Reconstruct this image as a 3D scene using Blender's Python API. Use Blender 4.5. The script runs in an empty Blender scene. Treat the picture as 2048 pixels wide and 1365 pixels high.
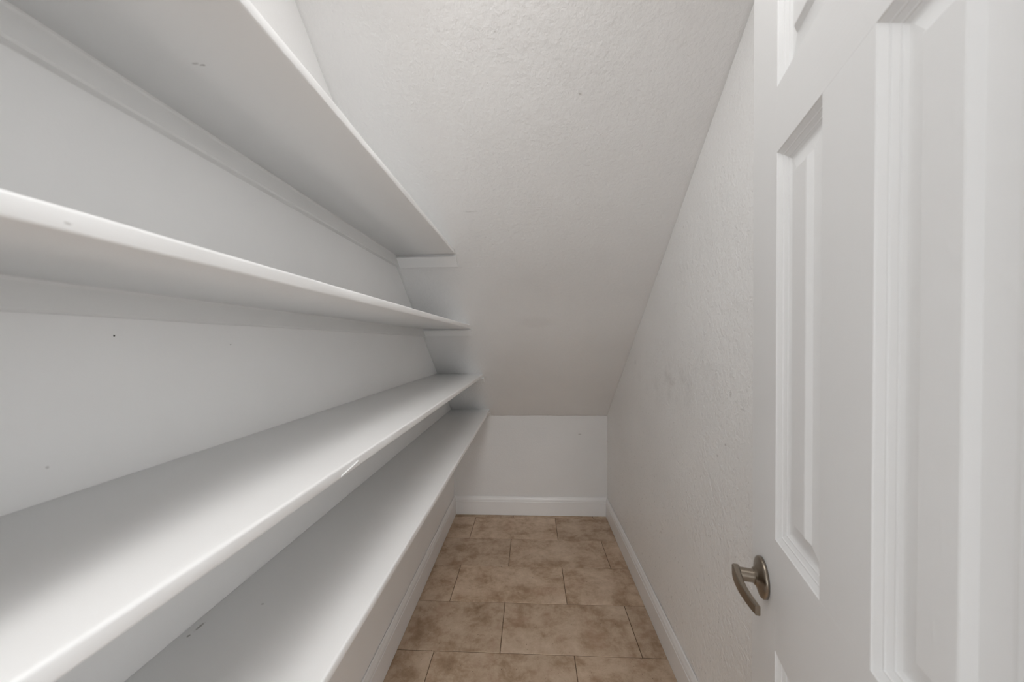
import bpy, bmesh, math, random
from mathutils import Vector, Matrix

random.seed(7)
S = bpy.context.scene
C = S.collection

# ------------------------------------------------------------------ camera
CAM_H = 1.3694
cam_d = bpy.data.cameras.new('camera')
cam = bpy.data.objects.new('camera', cam_d)
C.objects.link(cam)
F = Vector((-0.0515951797, 0.9984971949, -0.0184740140))
R = Vector((0.9986343547, 0.0514325787, -0.0091714469))
U = Vector((0.0082074978, 0.0189219876, 0.9997872751))
M = Matrix((R, U, -F)).transposed().to_4x4()
M.translation = Vector((0, 0, CAM_H))
cam.matrix_world = M
cam_d.sensor_width = 36.0
cam_d.lens = 36.0 * 725.916 / 2048.0
cam_d.shift_y = 17.5 / 2048.0
cam_d.clip_start = 0.01
cam_d.dof.use_dof = True
cam_d.dof.focus_distance = 1.5
cam_d.dof.aperture_fstop = 5.0
S.camera = cam

# ------------------------------------------------------------------ world: soft daylight of the hall behind the doorway
W = bpy.data.worlds.new('hall_daylight')
S.world = W
W.use_nodes = True
bg = W.node_tree.nodes['Background']
bg.inputs['Color'].default_value = (0.93, 0.97, 1.0, 1)
bg.inputs['Strength'].default_value = 1.95

LAMP_POWER = 8.7
HALL_FILL_POWER = 60.0

# ------------------------------------------------------------------ view
S.view_settings.view_transform = 'Standard'
S.view_settings.look = 'None'
S.view_settings.gamma = 1.0
S.view_settings.use_curve_mapping = False
S.view_settings.exposure = 0.25
S.cycles.max_bounces = 9
S.cycles.diffuse_bounces = 8
S.cycles.glossy_bounces = 3
S.cycles.caustics_reflective = False
S.cycles.caustics_refractive = False
S.cycles.adaptive_threshold = 0.05

# ------------------------------------------------------------------ dimensions (metres)
XL, XR = -0.624, 0.593          # side walls
YF, YB = 0.10, 2.868            # inner faces of front and back wall
CEIL = 2.44
SLOPE, SC = 0.7845, 3.0437      # z of the sloped ceiling = SC - SLOPE * y
YS = (SC - CEIL) / SLOPE        # where flat ceiling meets slope
T = 0.10                        # wall thickness


def slope_y(z):
    return (SC - z) / SLOPE


# ------------------------------------------------------------------ materials
class NT:
    def __init__(self, name):
        self.m = bpy.data.materials.new(name)
        self.m.use_nodes = True
        self.t = self.m.node_tree
        self.n = self.t.nodes
        self.b = self.n['Principled BSDF']

    def add(self, kind, **kw):
        x = self.n.new(kind)
        for k, v in kw.items():
            setattr(x, k, v)
        return x

    def link(self, a, b):
        self.t.links.new(a, b)

    def math(self, op, a, b=None, clamp=False):
        x = self.add('ShaderNodeMath', operation=op, use_clamp=clamp)
        for i, v in enumerate((a, b)):
            if v is None:
                continue
            if isinstance(v, (int, float)):
                x.inputs[i].default_value = v
            else:
                self.link(v, x.inputs[i])
        return x.outputs[0]

    def noise(self, vec, scale, detail=3.0, rough=0.55, dist=0.0):
        x = self.add('ShaderNodeTexNoise')
        x.inputs['Scale'].default_value = scale
        x.inputs['Detail'].default_value = detail
        x.inputs['Roughness'].default_value = rough
        x.inputs['Distortion'].default_value = dist
        if vec is not None:
            self.link(vec, x.inputs['Vector'])
        return x.outputs['Fac']

    def ramp(self, fac, stops):
        x = self.add('ShaderNodeValToRGB')
        e = x.color_ramp.elements
        while len(e) < len(stops):
            e.new(0.5)
        for i, (p, c) in enumerate(stops):
            e[i].position = p
            e[i].color = (*c, 1) if len(c) == 3 else c
        self.link(fac, x.inputs['Fac'])
        return x.outputs['Color']

    def mix(self, fac, a, b, mode='MIX'):
        x = self.add('ShaderNodeMix', data_type='RGBA', blend_type=mode)
        for s, v in ((x.inputs['Factor'], fac), (x.inputs[6], a), (x.inputs[7], b)):
            if isinstance(v, (int, float)):
                s.default_value = v
            elif isinstance(v, tuple):
                s.default_value = (*v, 1)
            else:
                self.link(v, s)
        return x.outputs[2]

    def bump(self, h, strength, dist):
        x = self.add('ShaderNodeBump')
        x.inputs['Strength'].default_value = strength
        x.inputs['Distance'].default_value = dist
        self.link(h, x.inputs['Height'])
        return x.outputs['Normal']

    def pos(self):
        return self.add('ShaderNodeNewGeometry').outputs['Position']

    def scaled(self, vec, s):
        x = self.add('ShaderNodeMapping')
        x.inputs['Scale'].default_value = s
        self.link(vec, x.inputs['Vector'])
        return x.outputs['Vector']

    def marks(self, base, vec, items, colour):
        """scuffs: (centre, radii, strength) with ragged edges"""
        wob = self.noise(vec, 260.0, 2.0, 0.7)
        out = base
        for c, r, k in items:
            m = self.add('ShaderNodeMapping')
            m.inputs['Location'].default_value = [-c[i] / r[i] for i in range(3)]
            m.inputs['Scale'].default_value = [1 / v for v in r]
            self.link(vec, m.inputs['Vector'])
            l = self.add('ShaderNodeVectorMath', operation='LENGTH')
            self.link(m.outputs['Vector'], l.inputs[0])
            d = self.math('SUBTRACT', 1.35, l.outputs['Value'])
            d = self.math('SUBTRACT', d, wob)
            d = self.math('MULTIPLY', d, 2.2, clamp=True)
            d = self.math('MULTIPLY', d, k)
            out = self.mix(d, out, colour)
        return out


def paint(name, col, rough=0.45, peel=0.0, peel_scale=150.0, smear=0.0, extra=None):
    t = NT(name)
    p = t.pos()
    n1 = t.noise(p, 2.2, 2.0, 0.6)
    c = t.ramp(n1, [(0.3, tuple(v * 0.975 for v in col)), (0.7, tuple(min(1, v * 1.02) for v in col))])
    if extra:
        c = extra(t, p, c)
    t.link(c, t.b.inputs['Base Color'])
    t.b.inputs['Roughness'].default_value = rough
    t.b.inputs['Specular IOR Level'].default_value = 0.4
    h = t.noise(p, peel_scale, 2.0, 0.6)
    h2 = t.noise(p, peel_scale * 0.22, 2.0, 0.55, 0.6)
    hh = t.math('ADD', t.math('MULTIPLY', h, 0.75), t.math('MULTIPLY', h2, 0.7))
    if peel:
        t.link(t.bump(hh, peel, 0.0048), t.b.inputs['Normal'])
    return t.m


def left_marks(t, p, c):
    return t.marks(c, p, [
        ((XL, 0.617, 0.841), (0.01, 0.012, 0.004), 0.6),
        ((XL, 0.58, 1.55), (0.01, 0.012, 0.003), 0.25),
        ((XL, 0.434, 1.2146), (0.01, 0.003, 0.003), 0.28),
    ], (0.16, 0.14, 0.12))


def right_marks(t, p, c):
    # grey hand smudges and flecks where the wall has been rubbed
    n = t.noise(t.scaled(p, (1, 1.0, 0.75)), 9.0, 5.0, 0.7)
    sm = t.math('MULTIPLY', t.math('SUBTRACT', n, 0.52), 3.0, clamp=True)
    x = t.add('ShaderNodeMapping')
    x.inputs['Location'].default_value = (0, -1.55 / 0.55, -1.22 / 0.17)
    x.inputs['Scale'].default_value = (0, 1 / 0.55, 1 / 0.17)
    t.link(p, x.inputs['Vector'])
    l = t.add('ShaderNodeVectorMath', operation='LENGTH')
    t.link(x.outputs['Vector'], l.inputs[0])
    area = t.math('SUBTRACT', 1.2, l.outputs['Value'], clamp=True)
    f = t.math('MULTIPLY', t.math('MULTIPLY', sm, area), 0.36)
    c = t.mix(f, c, (0.30, 0.28, 0.26))
    v = t.noise(t.scaled(p, (1, 1.4, 1)), 85.0, 3.0, 0.55)
    sp = t.math('MULTIPLY', t.math('SUBTRACT', v, 0.652), 12.0, clamp=True)
    low = t.add('ShaderNodeSeparateXYZ')
    t.link(p, low.inputs[0])
    reg = t.math('SUBTRACT', 1.45, low.outputs['Z'], clamp=True)
    c = t.mix(t.math('MULTIPLY', t.math('MULTIPLY', sp, reg), 0.5), c, (0.22, 0.20, 0.18))
    return t.marks(c, p, [
        ((XR, 2.10, 1.253), (0.02, 0.030, 0.022), 0.10),
        ((XR, 1.11, 1.21), (0.02, 0.006, 0.013), 0.35),
        ((XR, 1.05, 1.176), (0.02, 0.016, 0.003), 0.28),
        ((XR, 1.14, 1.051), (0.02, 0.008, 0.006), 0.35),
        ((XR, 1.185, 1.003), (0.02, 0.008, 0.006), 0.35),
        ((XR, 1.44, 1.81), (0.02, 0.006, 0.008), 0.25),
    ], (0.22, 0.20, 0.18))


def back_marks(t, p, c):
    return t.marks(c, p, [((0.38, YB, 0.6466), (0.020, 0.02, 0.0035), 0.6)], (0.2, 0.18, 0.16))


def slope_marks(t, p, c):
    return t.marks(c, p, [
        ((0.03, 1.99, 1.48), (0.14, 0.08, 0.05), 0.05),
        ((0.16, 1.15, 2.14), (0.008, 0.006, 0.005), 0.4),
        ((-0.24, 1.46, 1.90), (0.05, 0.006, 0.005), 0.2),
    ], (0.22, 0.20, 0.18))


WALLC = (0.880, 0.878, 0.874)
M_left = paint('wall_paint_left', (0.905, 0.903, 0.899), 0.5, 0.06, 120, extra=left_marks)
M_right = paint('wall_paint_right', (0.905, 0.903, 0.898), 0.42, 0.85, 80, extra=right_marks)
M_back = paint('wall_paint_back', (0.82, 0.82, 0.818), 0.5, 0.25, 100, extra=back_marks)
M_front = paint('wall_paint_front', WALLC, 0.5, 0.14, 120)
M_ceil = paint('ceiling_paint', (0.865, 0.862, 0.857), 0.42, 0.6, 75, extra=slope_marks)
M_shelf = paint('shelf_gloss_paint', (0.925, 0.925, 0.922), 0.30, 0.03, 60, extra=lambda t, p, c: t.marks(c, p, [
    ((-0.4728, 0.4991, 1.770), (0.008, 0.003, 0.02), 0.35),
    ((-0.464, 0.5025, 1.770), (0.007, 0.0025, 0.02), 0.5),
    ((-0.606, 0.6215, 0.856), (0.0035, 0.013, 0.02), 0.75),
    ((-0.6067, 0.600, 0.856), (0.0035, 0.004, 0.02), 0.8),
    ((-0.5344, 0.6824, 0.856), (0.004, 0.004, 0.02), 0.4),
    ((-0.338, 0.250, 1.4600), (0.02, 0.0035, 0.0018), 0.35),
], (0.20, 0.18, 0.16)))
M_trim = paint('trim_gloss_paint', (0.88, 0.882, 0.885), 0.28, 0.03, 60)
M_cleat_shade = paint('cleat_shade_paint', (0.80, 0.798, 0.79), 0.45, 0.04, 60)  # greyed to carry the shade the boards cast on the cleats
M_caulk = paint('caulk', (0.86, 0.86, 0.85), 0.35)


def door_paint(name, axis):
    t = NT(name)
    o = t.add('ShaderNodeTexCoord').outputs['Object']
    sc = {'z': (60, 60, 2.2), 'x': (2.2, 60, 60)}[axis]
    v = t.scaled(o, sc)
    g = t.noise(v, 9.0, 3.0, 0.65, 0.3)
    g2 = t.noise(t.scaled(o, tuple(s * 0.25 for s in sc)), 6.0, 3.0, 0.6, 1.2)
    hh = t.math('ADD', t.math('MULTIPLY', g, 0.7), g2)
    t.b.inputs['Base Color'].default_value = (0.825, 0.827, 0.827, 1)
    t.b.inputs['Roughness'].default_value = 0.36
    t.b.inputs['Specular IOR Level'].default_value = 0.4
    t.link(t.bump(hh, 0.16, 0.0012), t.b.inputs['Normal'])
    return t.m


def door_panel_paint():
    # moulded cathedral grain: nested arches rising along the panel
    t = NT('door_panel_paint')
    o = t.add('ShaderNodeTexCoord').outputs['Object']
    s = t.add('ShaderNodeSeparateXYZ')
    t.link(o, s.inputs[0])
    nx = t.noise(t.scaled(o, (9, 9, 3.0)), 1.6, 3.0, 0.6)
    x2 = t.math('MULTIPLY', s.outputs['X'], s.outputs['X'])
    arch = t.math('ADD', s.outputs['Z'], t.math('MULTIPLY', x2, 40.0))
    arch = t.math('ADD', arch, t.math('MULTIPLY', nx, 0.30))
    ring = t.math('SINE', t.math('MULTIPLY', arch, 62.0))
    ring = t.math('POWER', t.math('MAXIMUM', ring, 0.0), 5.0)
    fine = t.noise(t.scaled(o, (70, 70, 3)), 8.0, 3.0, 0.6, 0.3)
    brk = t.noise(o, 45.0, 2.0, 0.6)
    hh = t.math('ADD', t.math('MULTIPLY', t.math('MULTIPLY', ring, brk), 1.0), t.math('MULTIPLY', fine, 0.35))
    t.b.inputs['Base Color'].default_value = (0.825, 0.827, 0.827, 1)
    t.b.inputs['Roughness'].default_value = 0.36
    t.b.inputs['Specular IOR Level'].default_value = 0.4
    t.link(t.bump(hh, 0.22, 0.0012), t.b.inputs['Normal'])
    return t.m


M_doorv = door_paint('door_paint_upright_grain', 'z')
M_doorh = door_paint('door_paint_level_grain', 'x')
M_panel = door_panel_paint()


def nickel():
    t = NT('brushed_nickel')
    o = t.add('ShaderNodeTexCoord').outputs['Object']
    g = t.noise(t.scaled(o, (30, 400, 400)), 3.0, 2.0)
    t.link(t.ramp(g, [(0.3, (0.285, 0.240, 0.192)), (0.7, (0.35, 0.30, 0.245))]), t.b.inputs['Base Color'])
    t.b.inputs['Metallic'].default_value = 1.0
    t.b.inputs['Roughness'].default_value = 0.30
    return t.m


M_nickel = nickel()


def dark(name, col, rough=0.8):
    t = NT(name)
    n = t.noise(t.pos(), 90.0)
    t.link(t.ramp(n, [(0.3, tuple(v * 0.8 for v in col)), (0.7, col)]), t.b.inputs['Base Color'])
    t.b.inputs['Roughness'].default_value = rough
    return t.m


M_hole = dark('nail_hole_dark', (0.03, 0.028, 0.025))
M_grout = dark('brown_grout', (0.16, 0.105, 0.065), 0.95)


def tile_mat():
    t = NT('travertine_look_tile')
    o = t.add('ShaderNodeTexCoord').outputs['Object']
    oi = t.add('ShaderNodeObjectInfo')
    off = t.add('ShaderNodeVectorMath', operation='SCALE')
    comb = t.add('ShaderNodeCombineXYZ')
    t.link(oi.outputs['Random'], comb.inputs[0])
    t.link(t.math('MULTIPLY', oi.outputs['Random'], 7.3), comb.inputs[1])
    t.link(comb.outputs[0], off.inputs[0])
    off.inputs['Scale'].default_value = 13.0
    add = t.add('ShaderNodeVectorMath', operation='ADD')
    t.link(o, add.inputs[0])
    t.link(off.outputs[0], add.inputs[1])
    v = add.outputs[0]
    big = t.noise(v, 6.5, 7.0, 0.68, 0.25)
    med = t.noise(v, 24.0, 6.0, 0.7, 0.15)
    f = t.math('ADD', t.math('MULTIPLY', big, 0.72), t.math('MULTIPLY', med, 0.30))
    c = t.ramp(f, [(0.34, (0.29, 0.190, 0.120)), (0.44, (0.42, 0.300, 0.203)),
                   (0.53, (0.55, 0.420, 0.308)), (0.66, (0.67, 0.535, 0.410))])
    red = t.noise(v, 8.0, 4.0, 0.6, 0.4)
    c = t.mix(t.math('MULTIPLY', t.math('SUBTRACT', red, 0.52), 2.2, clamp=True), c, (0.42, 0.265, 0.18))
    sp = t.noise(v, 110.0, 2.0, 0.5)
    c = t.mix(t.math('MULTIPLY', t.math('SUBTRACT', sp, 0.69), 10.0, clamp=True), c, (0.07, 0.045, 0.028))
    br = t.math('ADD', 0.9, t.math('MULTIPLY', oi.outputs['Random'], 0.2))
    c = t.mix(1.0, c, t.comb3(br), 'MULTIPLY')
    t.link(c, t.b.inputs['Base Color'])
    t.b.inputs['Roughness'].default_value = 0.55
    t.b.inputs['Specular IOR Level'].default_value = 0.35
    t.link(t.bump(med, 0.12, 0.002), t.b.inputs['Normal'])
    return t.m


def comb3(self, v):
    x = self.add('ShaderNodeCombineXYZ')
    for i in range(3):
        self.link(v, x.inputs[i])
    return x.outputs[0]


NT.comb3 = comb3
M_tile = tile_mat()


def lamp_mat(power):
    t = NT('lit_opal_lens')
    t.b.inputs['Base Color'].default_value = (0.9, 0.9, 0.88, 1)
    t.b.inputs['Roughness'].default_value = 0.2
    t.b.inputs['Emission Color'].default_value = (1.0, 0.99, 0.98, 1)
    t.b.inputs['Emission Strength'].default_value = power
    return t.m


M_lamp = lamp_mat(LAMP_POWER)
M_hall_fill = lamp_mat(HALL_FILL_POWER)


# ------------------------------------------------------------------ mesh helpers
def link(name, bm, mat, parent=None, smooth=False, label=None, cat=None, group=None, kind=None, loc=None):
    bmesh.ops.recalc_face_normals(bm, faces=bm.faces)
    me = bpy.data.meshes.new(name)
    bm.to_mesh(me)
    bm.free()
    if smooth:
        for p in me.polygons:
            p.use_smooth = True
    o = bpy.data.objects.new(name, me)
    if mat:
        me.materials.append(mat)
    C.objects.link(o)
    if parent:
        o.parent = parent
    if loc:
        o.location = loc
    tag(o, label, cat, group, kind)
    return o


def tag(o, label=None, cat=None, group=None, kind=None):
    for k, v in (('label', label), ('category', cat), ('group', group), ('kind', kind)):
        if v:
            o[k] = v
    return o


def empty(name, loc, rz=0.0, **kw):
    o = bpy.data.objects.new(name, None)
    o.empty_display_size = 0.05
    C.objects.link(o)
    o.location = loc
    o.rotation_euler = (0, 0, rz)
    return tag(o, **kw)


def box(bm, a, b, bevel=0.0, seg=1):
    vs = [bm.verts.new((x, y, z)) for x in (a[0], b[0]) for y in (a[1], b[1]) for z in (a[2], b[2])]
    idx = [(0, 1, 3, 2), (4, 6, 7, 5), (0, 4, 5, 1), (2, 3, 7, 6), (0, 2, 6, 4), (1, 5, 7, 3)]
    fs = [bm.faces.new([vs[i] for i in f]) for f in idx]
    if bevel:
        es = list({e for f in fs for e in f.edges})
        bmesh.ops.bevel(bm, geom=es, offset=bevel, segments=seg, profile=0.5, affect='EDGES')


def prism(bm, rings):
    """closed solid through successive rings of points"""
    vr = [[bm.verts.new(p) for p in r] for r in rings]
    n = len(vr[0])
    for a, b in zip(vr, vr[1:]):
        for i in range(n):
            bm.faces.new((a[i], a[(i + 1) % n], b[(i + 1) % n], b[i]))
    bm.faces.new(vr[0])
    bm.faces.new(vr[-1][::-1])


def lathe(bm, prof, n=40, axis='y'):
    """prof: (radius, height along axis)"""
    rings = []
    for r, h in prof:
        ring = []
        for i in range(n):
            a = 2 * math.pi * i / n
            if axis == 'y':
                ring.append((r * math.cos(a), h, r * math.sin(a)))
            else:
                ring.append((r * math.cos(a), r * math.sin(a), h))
        rings.append(ring)
    prism(bm, rings)


def slab(bm, fn, nu, nv, back, wob):
    """solid whose front is a gently uneven grid; fn(u,v) gives a point, back is the offset to the hidden side"""
    from mathutils import noise as mn
    front = []
    nrm = -Vector(back).normalized()
    for i in range(nu + 1):
        row = []
        for j in range(nv + 1):
            p = Vector(fn(i / nu, j / nv))
            d = mn.noise(p * 5.0) * wob + mn.noise(p * 14.0) * wob * 0.5
            row.append(bm.verts.new(p + nrm * d))
        front.append(row)
    for i in range(nu):
        for j in range(nv):
            bm.faces.new((front[i][j], front[i + 1][j], front[i + 1][j + 1], front[i][j + 1]))
    ring = ([front[i][0] for i in range(nu)] + [front[nu][j] for j in range(nv)] +
            [front[i][nv] for i in range(nu, 0, -1)] + [front[0][j] for j in range(nv, 0, -1)])
    b = [bm.verts.new(v.co + Vector(back)) for v in ring]
    n = len(ring)
    for i in range(n):
        bm.faces.new((ring[i], b[i], b[(i + 1) % n], ring[(i + 1) % n]))
    bm.faces.new(b)


# ------------------------------------------------------------------ room shell
bm = bmesh.new()
slab(bm, lambda u, v: (XL, -0.02 + u * (YB + 0.12), v * 2.54), 40, 36, (-T, 0, 0), 0.0008)
wall_left = link('wall_left', bm, M_left, kind='structure', smooth=False)
bm = bmesh.new()
slab(bm, lambda u, v: (XR, -0.02 + u * (YB + 0.12), v * 2.54), 60, 50, (T, 0, 0), 0.0018)
wall_right = link('wall_right', bm, M_right, kind='structure', smooth=True)
bm = bmesh.new()
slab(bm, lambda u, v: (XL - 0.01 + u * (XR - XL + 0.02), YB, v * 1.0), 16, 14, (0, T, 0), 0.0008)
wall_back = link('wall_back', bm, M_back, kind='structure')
# front wall with the doorway the photograph is taken from
DX0, DX1, DH = -0.375, 0.272, 2.055
bm = bmesh.new()
box(bm, (XL, -0.02, 0), (DX0, YF, 2.54))
box(bm, (DX1, -0.02, 0), (XR, YF, 2.54))
box(bm, (DX0, -0.02, DH), (DX1, YF, 2.54))
wall_front = link('wall_front', bm, M_front, kind='structure')
bm = bmesh.new()
box(bm, (DX0, -0.025, 0), (DX0 + 0.018, YF + 0.004, DH), 0.002)
box(bm, (DX1 - 0.018, -0.025, 0), (DX1, YF + 0.004, DH), 0.002)
box(bm, (DX0 + 0.018, -0.025, DH - 0.018), (DX1 - 0.018, YF + 0.004, DH), 0.002)
link('trim_1', bm, M_trim, kind='structure')

ceiling = empty('ceiling', (0, 0, CEIL), kind='structure')
bm = bmesh.new()
box(bm, (XL - 0.02, -0.02, 0), (XR + 0.02, YS, T))
link('flat_panel', bm, M_ceil, ceiling)
bm = bmesh.new()
box(bm, (-2.2, -3.0, 0), (2.2, -0.021, T))
link('hall_panel', bm, M_ceil, ceiling)
bm = bmesh.new()
N = Vector((0, SLOPE, 1)).normalized()
slab(bm, lambda u, v: (XL - 0.02 + u * (XR - XL + 0.04), YS - 0.002 + v * (YB + 0.02 - YS),
                       SC - SLOPE * (YS - 0.002 + v * (YB + 0.02 - YS)) - CEIL), 36, 60, tuple(N * T), 0.0022)
link('sloped_panel', bm, M_ceil, ceiling, smooth=True)

# ------------------------------------------------------------------ tiled floor
floor = empty('floor', (0, 0, 0), kind='structure')
bm = bmesh.new()
box(bm, (XL - T, -0.02, -0.08), (XR + T, YB + T, -0.0022))
box(bm, (-4.0, -5.0, -0.08), (4.0, -0.02, -0.0022))
link('grout_bed', bm, M_grout, floor)
PX, PY, Y0 = 0.6205, 0.3115, 1.5735
G = 0.0016
row = -6
while True:
    y0 = Y0 + PY * row
    y1 = y0 + PY
    if y0 > YB:
        break
    start = (-0.147 if row % 2 == 0 else 0.179) - 3 * PX
    for k in range(7):
        x0 = start + k * PX
        x1 = x0 + PX
        a, b = max(x0 + G, XL + 0.003), min(x1 - G, XR - 0.003)
        c, d = max(y0 + G, -0.02), min(y1 - G, YB - 0.003)
        if b - a < 0.01 or d - c < 0.01:
            continue
        bm = bmesh.new()
        cx, cy = (a + b) / 2, (c + d) / 2
        box(bm, (a - cx, c - cy, -0.009), (b - cx, d - cy, random.uniform(-0.0004, 0.0004)), 0.0014)
        link('tile', bm, M_tile, floor, loc=(cx, cy, 0))
    row += 1

# ------------------------------------------------------------------ baseboards
PROF = [(0, 0.002), (0.014, 0.002), (0.014, 0.103), (0.0146, 0.1065), (0.0130, 0.1090), (0.0102, 0.1108), (0.0102, 0.1128),
        (0.0140, 0.1148), (0.0136, 0.1220), (0.0116, 0.1300), (0.0082, 0.1370), (0.0076, 0.1386), (0.0056, 0.1450), (0.0030, 0.148), (0, 0.148)]


def baseboard(name, rings):
    bm = bmesh.new()
    prism(bm, rings)
    return link(name, bm, M_trim, kind='structure')


e = 0.0020
baseboard('baseboard_left', [[(XL + e + o, YF + 0.005, z) for o, z in PROF], [(XL + e + o, YB - o, z) for o, z in PROF]])
baseboard('baseboard_right', [[(XR - e - o, YF + 0.005, z) for o, z in PROF], [(XR - e - o, YB - o, z) for o, z in PROF]])
baseboard('baseboard_back', [[(XL + o, YB - e - o, z) for o, z in PROF], [(XR - o, YB - e - o, z) for o, z in PROF]])

# ------------------------------------------------------------------ shelves on the left wall
TH = 0.019


def shelf(zb, xf, tilt, label, end_drop, chip=False):
    yc = 0.5 * (YF + slope_y(zb))
    root = empty('wall_shelf', (XL, yc, zb), label=label, cat='shelf', group='white painted shelves along the left wall')
    from mathutils import noise as mn
    w = xf - XL
    # board: rounded front edge, far end cut to the slope
    r = 0.0045
    prof = [(0.0015, 0 + tilt), (w - 0.002, 0), (w - 0.0006, 0.0008), (w, 0.0025)]
    for i in range(0, 6):
        a = math.pi / 2 * i / 5
        prof.append((w - r + r * math.cos(a), TH - r + r * math.sin(a)))
    prof += [(w - 0.012, TH + 0.0002), (0.0015, TH + tilt)]
    rings = []
    n = 90
    for i in range(n + 1):
        u = i / n
        ring = []
        for k, (x, z) in enumerate(prof):
            y = YF + 0.002 + u * (slope_y(zb + z) - 0.001 - YF - 0.002)
            j = 0.0
            if 0 < k < len(prof) - 1:
                q = Vector((zb * 9, y * 9, k * 0.25))
                j = 0.0008 * mn.noise(q) + 0.0004 * mn.noise(q * 4.3)
            ring.append((x + j, y - yc, z + j * 0.5))
        rings.append(ring)
    bm = bmesh.new()
    prism(bm, rings)
    link('board', bm, M_shelf, root, smooth=True).data.polygons.foreach_set('use_smooth', [True] * (len(prof) * n + 2))
    # cleat along the wall
    h, t = 0.040, 0.018
    bm = bmesh.new()
    y0 = YF + 0.002 - yc
    z1 = tilt * 0.93 + 0.0003
    c = [(-0.0006, -h + tilt - 0.002), (0.0012, -h + tilt), (t - 0.003, -h + tilt), (t, -h + 0.003 + tilt), (t, z1 - 0.005), (t + 0.0014, z1 - 0.0016),
         (t + 0.005, z1 - 0.0002), (-0.0006, z1)]
    prism(bm, [[(x, y0, z) for x, z in c], [(x, slope_y(zb + z) - 0.002 - yc, z) for x, z in c]])
    link('wall_cleat', bm, M_cleat_shade, root)
    # cleat under the far end, flat on the slope
    bm = bmesh.new()
    ys, L, tt = slope_y(zb - 0.003), end_drop, 0.010
    dirv = Vector((0, 1, -SLOPE)).normalized()
    nr = -N
    p0 = Vector((0, ys - yc, -0.003))
    quad = [p0 + nr * 0.0025, p0 + dirv * L + nr * 0.0025, p0 + dirv * (L - 0.001) + nr * (tt - 0.001),
            p0 + dirv * (L - 0.004) + nr * tt, p0 + nr * tt]
    quad[-1].z = min(quad[-1].z, -0.003)
    prism(bm, [[(x, q.y, q.z) for q in quad] for x in (t + 0.001, w + 0.003)])
    link('end_cleat', bm, M_shelf, root)
    # bead of caulk where the board meets the slope
    bm = bmesh.new()
    yy = slope_y(zb + TH)
    b = 0.005
    seg = [(yy - yc + 0.001, TH - 0.001), (yy - yc - b, TH + 0.0002), (yy - yc - b * 0.75, TH + 0.0018),
           (yy - yc - b * 0.8, TH + 0.0038), (slope_y(zb + TH + b) - yc + 0.0005, TH + b)]
    prism(bm, [[(x, y, z + tilt * (1 - x / w)) for y, z in seg] for x in (0.002, w - 0.001)])
    link('caulk_bead', bm, M_caulk, root)
    if chip:
        # curl of paint torn loose from the front edge
        bm = bmesh.new()
        yq = 0.622 - yc
        pts = [(-0.030, 0.004), (-0.010, 0.0062), (0.012, 0.0085), (0.028, 0.0105), (0.030, 0.008)]
        rr = []
        for i, (dy, z) in enumerate(pts):
            o = 0.0004 + 0.0014 * math.sin(math.pi * (i + 0.6) / 5)
            rr.append([(w - 0.0002, yq + dy, z + 0.0008), (w + o, yq + dy, z), (w + o * 0.9, yq + dy, z - 0.0016), (w - 0.0002, yq + dy, z - 0.003)])
        prism(bm, rr)
        link('paint_curl', bm, M_shelf, root)
    return root


shelf(1.7706, -0.336, 0.0, 'topmost white wall shelf, seen from below with its grey underside filling the upper left', 0.062)
shelf(1.4532, -0.3372, 0.0, 'second white wall shelf from the top, its bright rounded front edge near eye level', 0.050)
shelf(1.1443, -0.3201, 0.008, 'third white wall shelf from the top, brightly lit top, torn paint on its edge', 0.050, chip=True)
shelf(0.8362, -0.3219, 0.003, 'lowest white wall shelf, just above the left baseboard with dark scuffs beside the wall', 0.050)

# nail holes in the left wall
for y, z, r in ((0.5132, 1.3858, 0.0013), (0.7244, 1.3712, 0.0010)):
    bm = bmesh.new()
    bmesh.ops.create_uvsphere(bm, u_segments=10, v_segments=6, radius=r)
    bmesh.ops.scale(bm, vec=(0.5, 1, 1), verts=bm.verts)
    link('nail_hole', bm, M_hole, wall_left, smooth=True, loc=(XL + 0.0003, y, z))

# ------------------------------------------------------------------ six-panel door, swung into the closet
A = math.radians(15.354)
DW, DT = 0.610, 0.035
K = 0.698 / 0.680
FX, FY = 0.4027 * K, 0.698                                   # free edge
HX, HY = FX - math.sin(A) * DW, FY - math.cos(A) * DW         # hinge edge
door = empty('door_1', (HX, HY, 0), math.pi / 2 - A, kind='structure')


def zc(rel):
    return CAM_H + rel * K


Z = [0.012, 0.235, zc(-0.4792), zc(-0.3062), zc(0.2837), zc(0.3820), 1.925, 2.035]
UU = [0.0, 0.114, 0.2555, 0.3545, 0.496, 0.610]
UU = [DW - u for u in UU][::-1]
b = 0.00018


def dbox(name, a, c, mat):
    bm = bmesh.new()
    o = [(a[i] + c[i]) / 2 for i in range(3)]
    box(bm, [a[i] - o[i] for i in range(3)], [c[i] - o[i] for i in range(3)], b)
    return link(name, bm, mat, door, loc=o)


dbox('stile', (UU[0], -DT, Z[0]), (UU[1], 0, Z[7]), M_doorv)
dbox('stile', (UU[4], -DT, Z[0]), (UU[5], 0, Z[7]), M_doorv)
for i in (0, 2, 4, 6):
    dbox('rail', (UU[1], -DT, Z[i]), (UU[4], 0, Z[i + 1]), M_doorh)
for i in (1, 3, 5):
    dbox('mullion', (UU[2], -DT, Z[i]), (UU[3], 0, Z[i + 1]), M_doorv)

PP = [(0, 0), (0.0010, -0.0014), (0.0070, -0.0056), (0.0076, -0.0058), (0.0092, -0.0053), (0.0097, -0.0067), (0.0146, -0.0096), (0.0151, -0.0097),
      (0.0166, -0.0092), (0.0171, -0.0106), (0.0208, -0.0126), (0.0230, -0.0130), (0.0255, -0.0130), (0.0440, -0.0098), (0.0500, -0.0042), (0.0515, -0.0036)]


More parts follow.
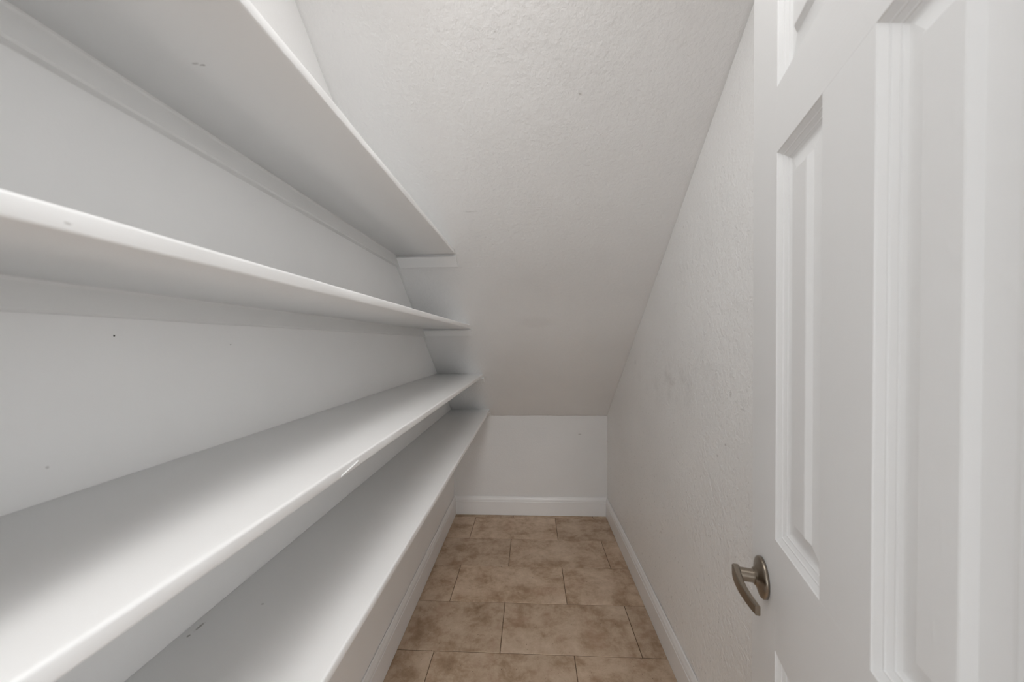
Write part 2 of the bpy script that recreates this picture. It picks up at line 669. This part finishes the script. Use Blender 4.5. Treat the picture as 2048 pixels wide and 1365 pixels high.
def panel(u0, u1, z0, z1):
    cx, cz = (u0 + u1) / 2, (z0 + z1) / 2
    w, h = (u1 - u0) / 2, (z1 - z0) / 2
    bm = bmesh.new()
    sides = []
    for s in (0, 1):
        rr = []
        for o, d in PP:
            y = d if s == 0 else -DT - d
            rr.append([bm.verts.new(p) for p in ((-w + o, y, -h + o), (w - o, y, -h + o), (w - o, y, h - o), (-w + o, y, h - o))])
        for p, q in zip(rr, rr[1:]):
            for i in range(4):
                bm.faces.new((p[i], p[(i + 1) % 4], q[(i + 1) % 4], q[i]))
        bm.faces.new(rr[-1])
        sides.append(rr[0])
    for i in range(4):
        bm.faces.new((sides[0][i], sides[0][(i + 1) % 4], sides[1][(i + 1) % 4], sides[1][i]))
    return link('panel', bm, M_panel, door, loc=(cx, 0, cz))


for i in (1, 3, 5):
    for j in (1, 3):
        panel(UU[j], UU[j + 1], Z[i], Z[i + 1])

# hinges on the hinge edge
for z in (0.25, 1.02, 1.80):
    bm = bmesh.new()
    lathe(bm, [(0.0055, -0.045), (0.0055, 0.045)], 12, 'z')
    box(bm, (0.0, -0.030, -0.044), (0.0022, -0.002, 0.044))
    link('hinge', bm, M_nickel, door, loc=(-0.0035, 0.004, z))


# lever handle on each face
def lever_set(side):
    u, z = DW - 0.060, 0.961
    y = 0.0 if side > 0 else -DT
    s = 1 if side > 0 else -1
    bm = bmesh.new()
    lathe(bm, [(0.0330, 0.0), (0.0332, 0.0040), (0.0318, 0.0060), (0.0275, 0.0076), (0.0215, 0.0092), (0.0165, 0.0112), (0.0142, 0.0130), (0.0136, 0.0145)], 56)
    for v in bm.verts:
        v.co.y *= s
    rose = link('lever_handle', bm, M_nickel, door, smooth=True, loc=(u, y, z), label='brushed nickel lever handle with round rosette')
    bm = bmesh.new()
    lathe(bm, [(0.0122, 0.0140), (0.0122, 0.0153), (0.0108, 0.0155), (0.0108, 0.036)], 36)
    for v in bm.verts:
        v.co.y *= s
    link('neck', bm, M_nickel, rose, smooth=False)
    # bowed flat arm that runs back towards the hinge side and turns in at the tip
    path = [(0.0165, 0.0385), (0.0130, 0.0390), (0.0, 0.0405), (-0.018, 0.0422), (-0.036, 0.0426), (-0.054, 0.0414), (-0.072, 0.0388),
            (-0.086, 0.0360), (-0.093, 0.0344)]
    half = [0.0060, 0.0090, 0.0106, 0.0106, 0.0099, 0.0092, 0.0086, 0.0081, 0.0076]
    thick = [0.0030, 0.0058, 0.0062, 0.0052, 0.0046, 0.0042, 0.0040, 0.0038, 0.0034]

    def cr(v, t):
        i = min(int(t), len(v) - 2)
        f = t - i
        p = [v[max(i - 1, 0)], v[i], v[i + 1], v[min(i + 2, len(v) - 1)]]
        return 0.5 * (2 * p[1] + (p[2] - p[0]) * f + (2 * p[0] - 5 * p[1] + 4 * p[2] - p[3]) * f * f + (3 * p[1] - p[0] - 3 * p[2] + p[3]) * f ** 3)

    rings = []
    for q in range(33):
        t = 8 * q / 32
        x, yy, h, th = (cr(v, t) for v in ([p[0] for p in path], [p[1] for p in path], half, thick))
        c = min(th, h) * 0.35
        sec = [(-th, -h + c), (-th, h - c), (-th + c, h), (th - c, h), (th, h - c), (th, -h + c), (th - c, -h), (-th + c, -h)]
        rings.append([(x, (yy + dy) * s, dz) for dy, dz in sec])
    bm = bmesh.new()
    prism(bm, rings)
    link('lever', bm, M_nickel, rose)


lever_set(1)
lever_set(-1)

# ------------------------------------------------------------------ ceiling lamp (just above the frame) and added hall fill disc
def disc_light(x, y, k, mat, label):
    lamp = empty('ceiling_light', (x, y, CEIL), label=label, cat='ceiling light')
    bm = bmesh.new()
    lathe(bm, [(k + r, h) for r, h in ((0.020, 0.0), (0.023, -0.004), (0.021, -0.014), (0.014, -0.020), (0.004, -0.021), (0.001, -0.017), (0.001, -0.004))], 64, 'z')
    link('rim', bm, M_trim, lamp)
    bm = bmesh.new()
    lathe(bm, [(k, -0.010), (k, -0.0165), (k - 0.0035, -0.0178)], 64, 'z')
    link('lens', bm, mat, lamp)


disc_light(-0.05, 0.545, 0.195, M_lamp, 'round white disc light on the closet ceiling, brightening the top of the slope')
disc_light(0.08, -1.70, 0.255, M_hall_fill, 'unseen round white disc added as fill light on the hall ceiling outside the doorway')  # fill disc added out of view to lift the floor and back wall
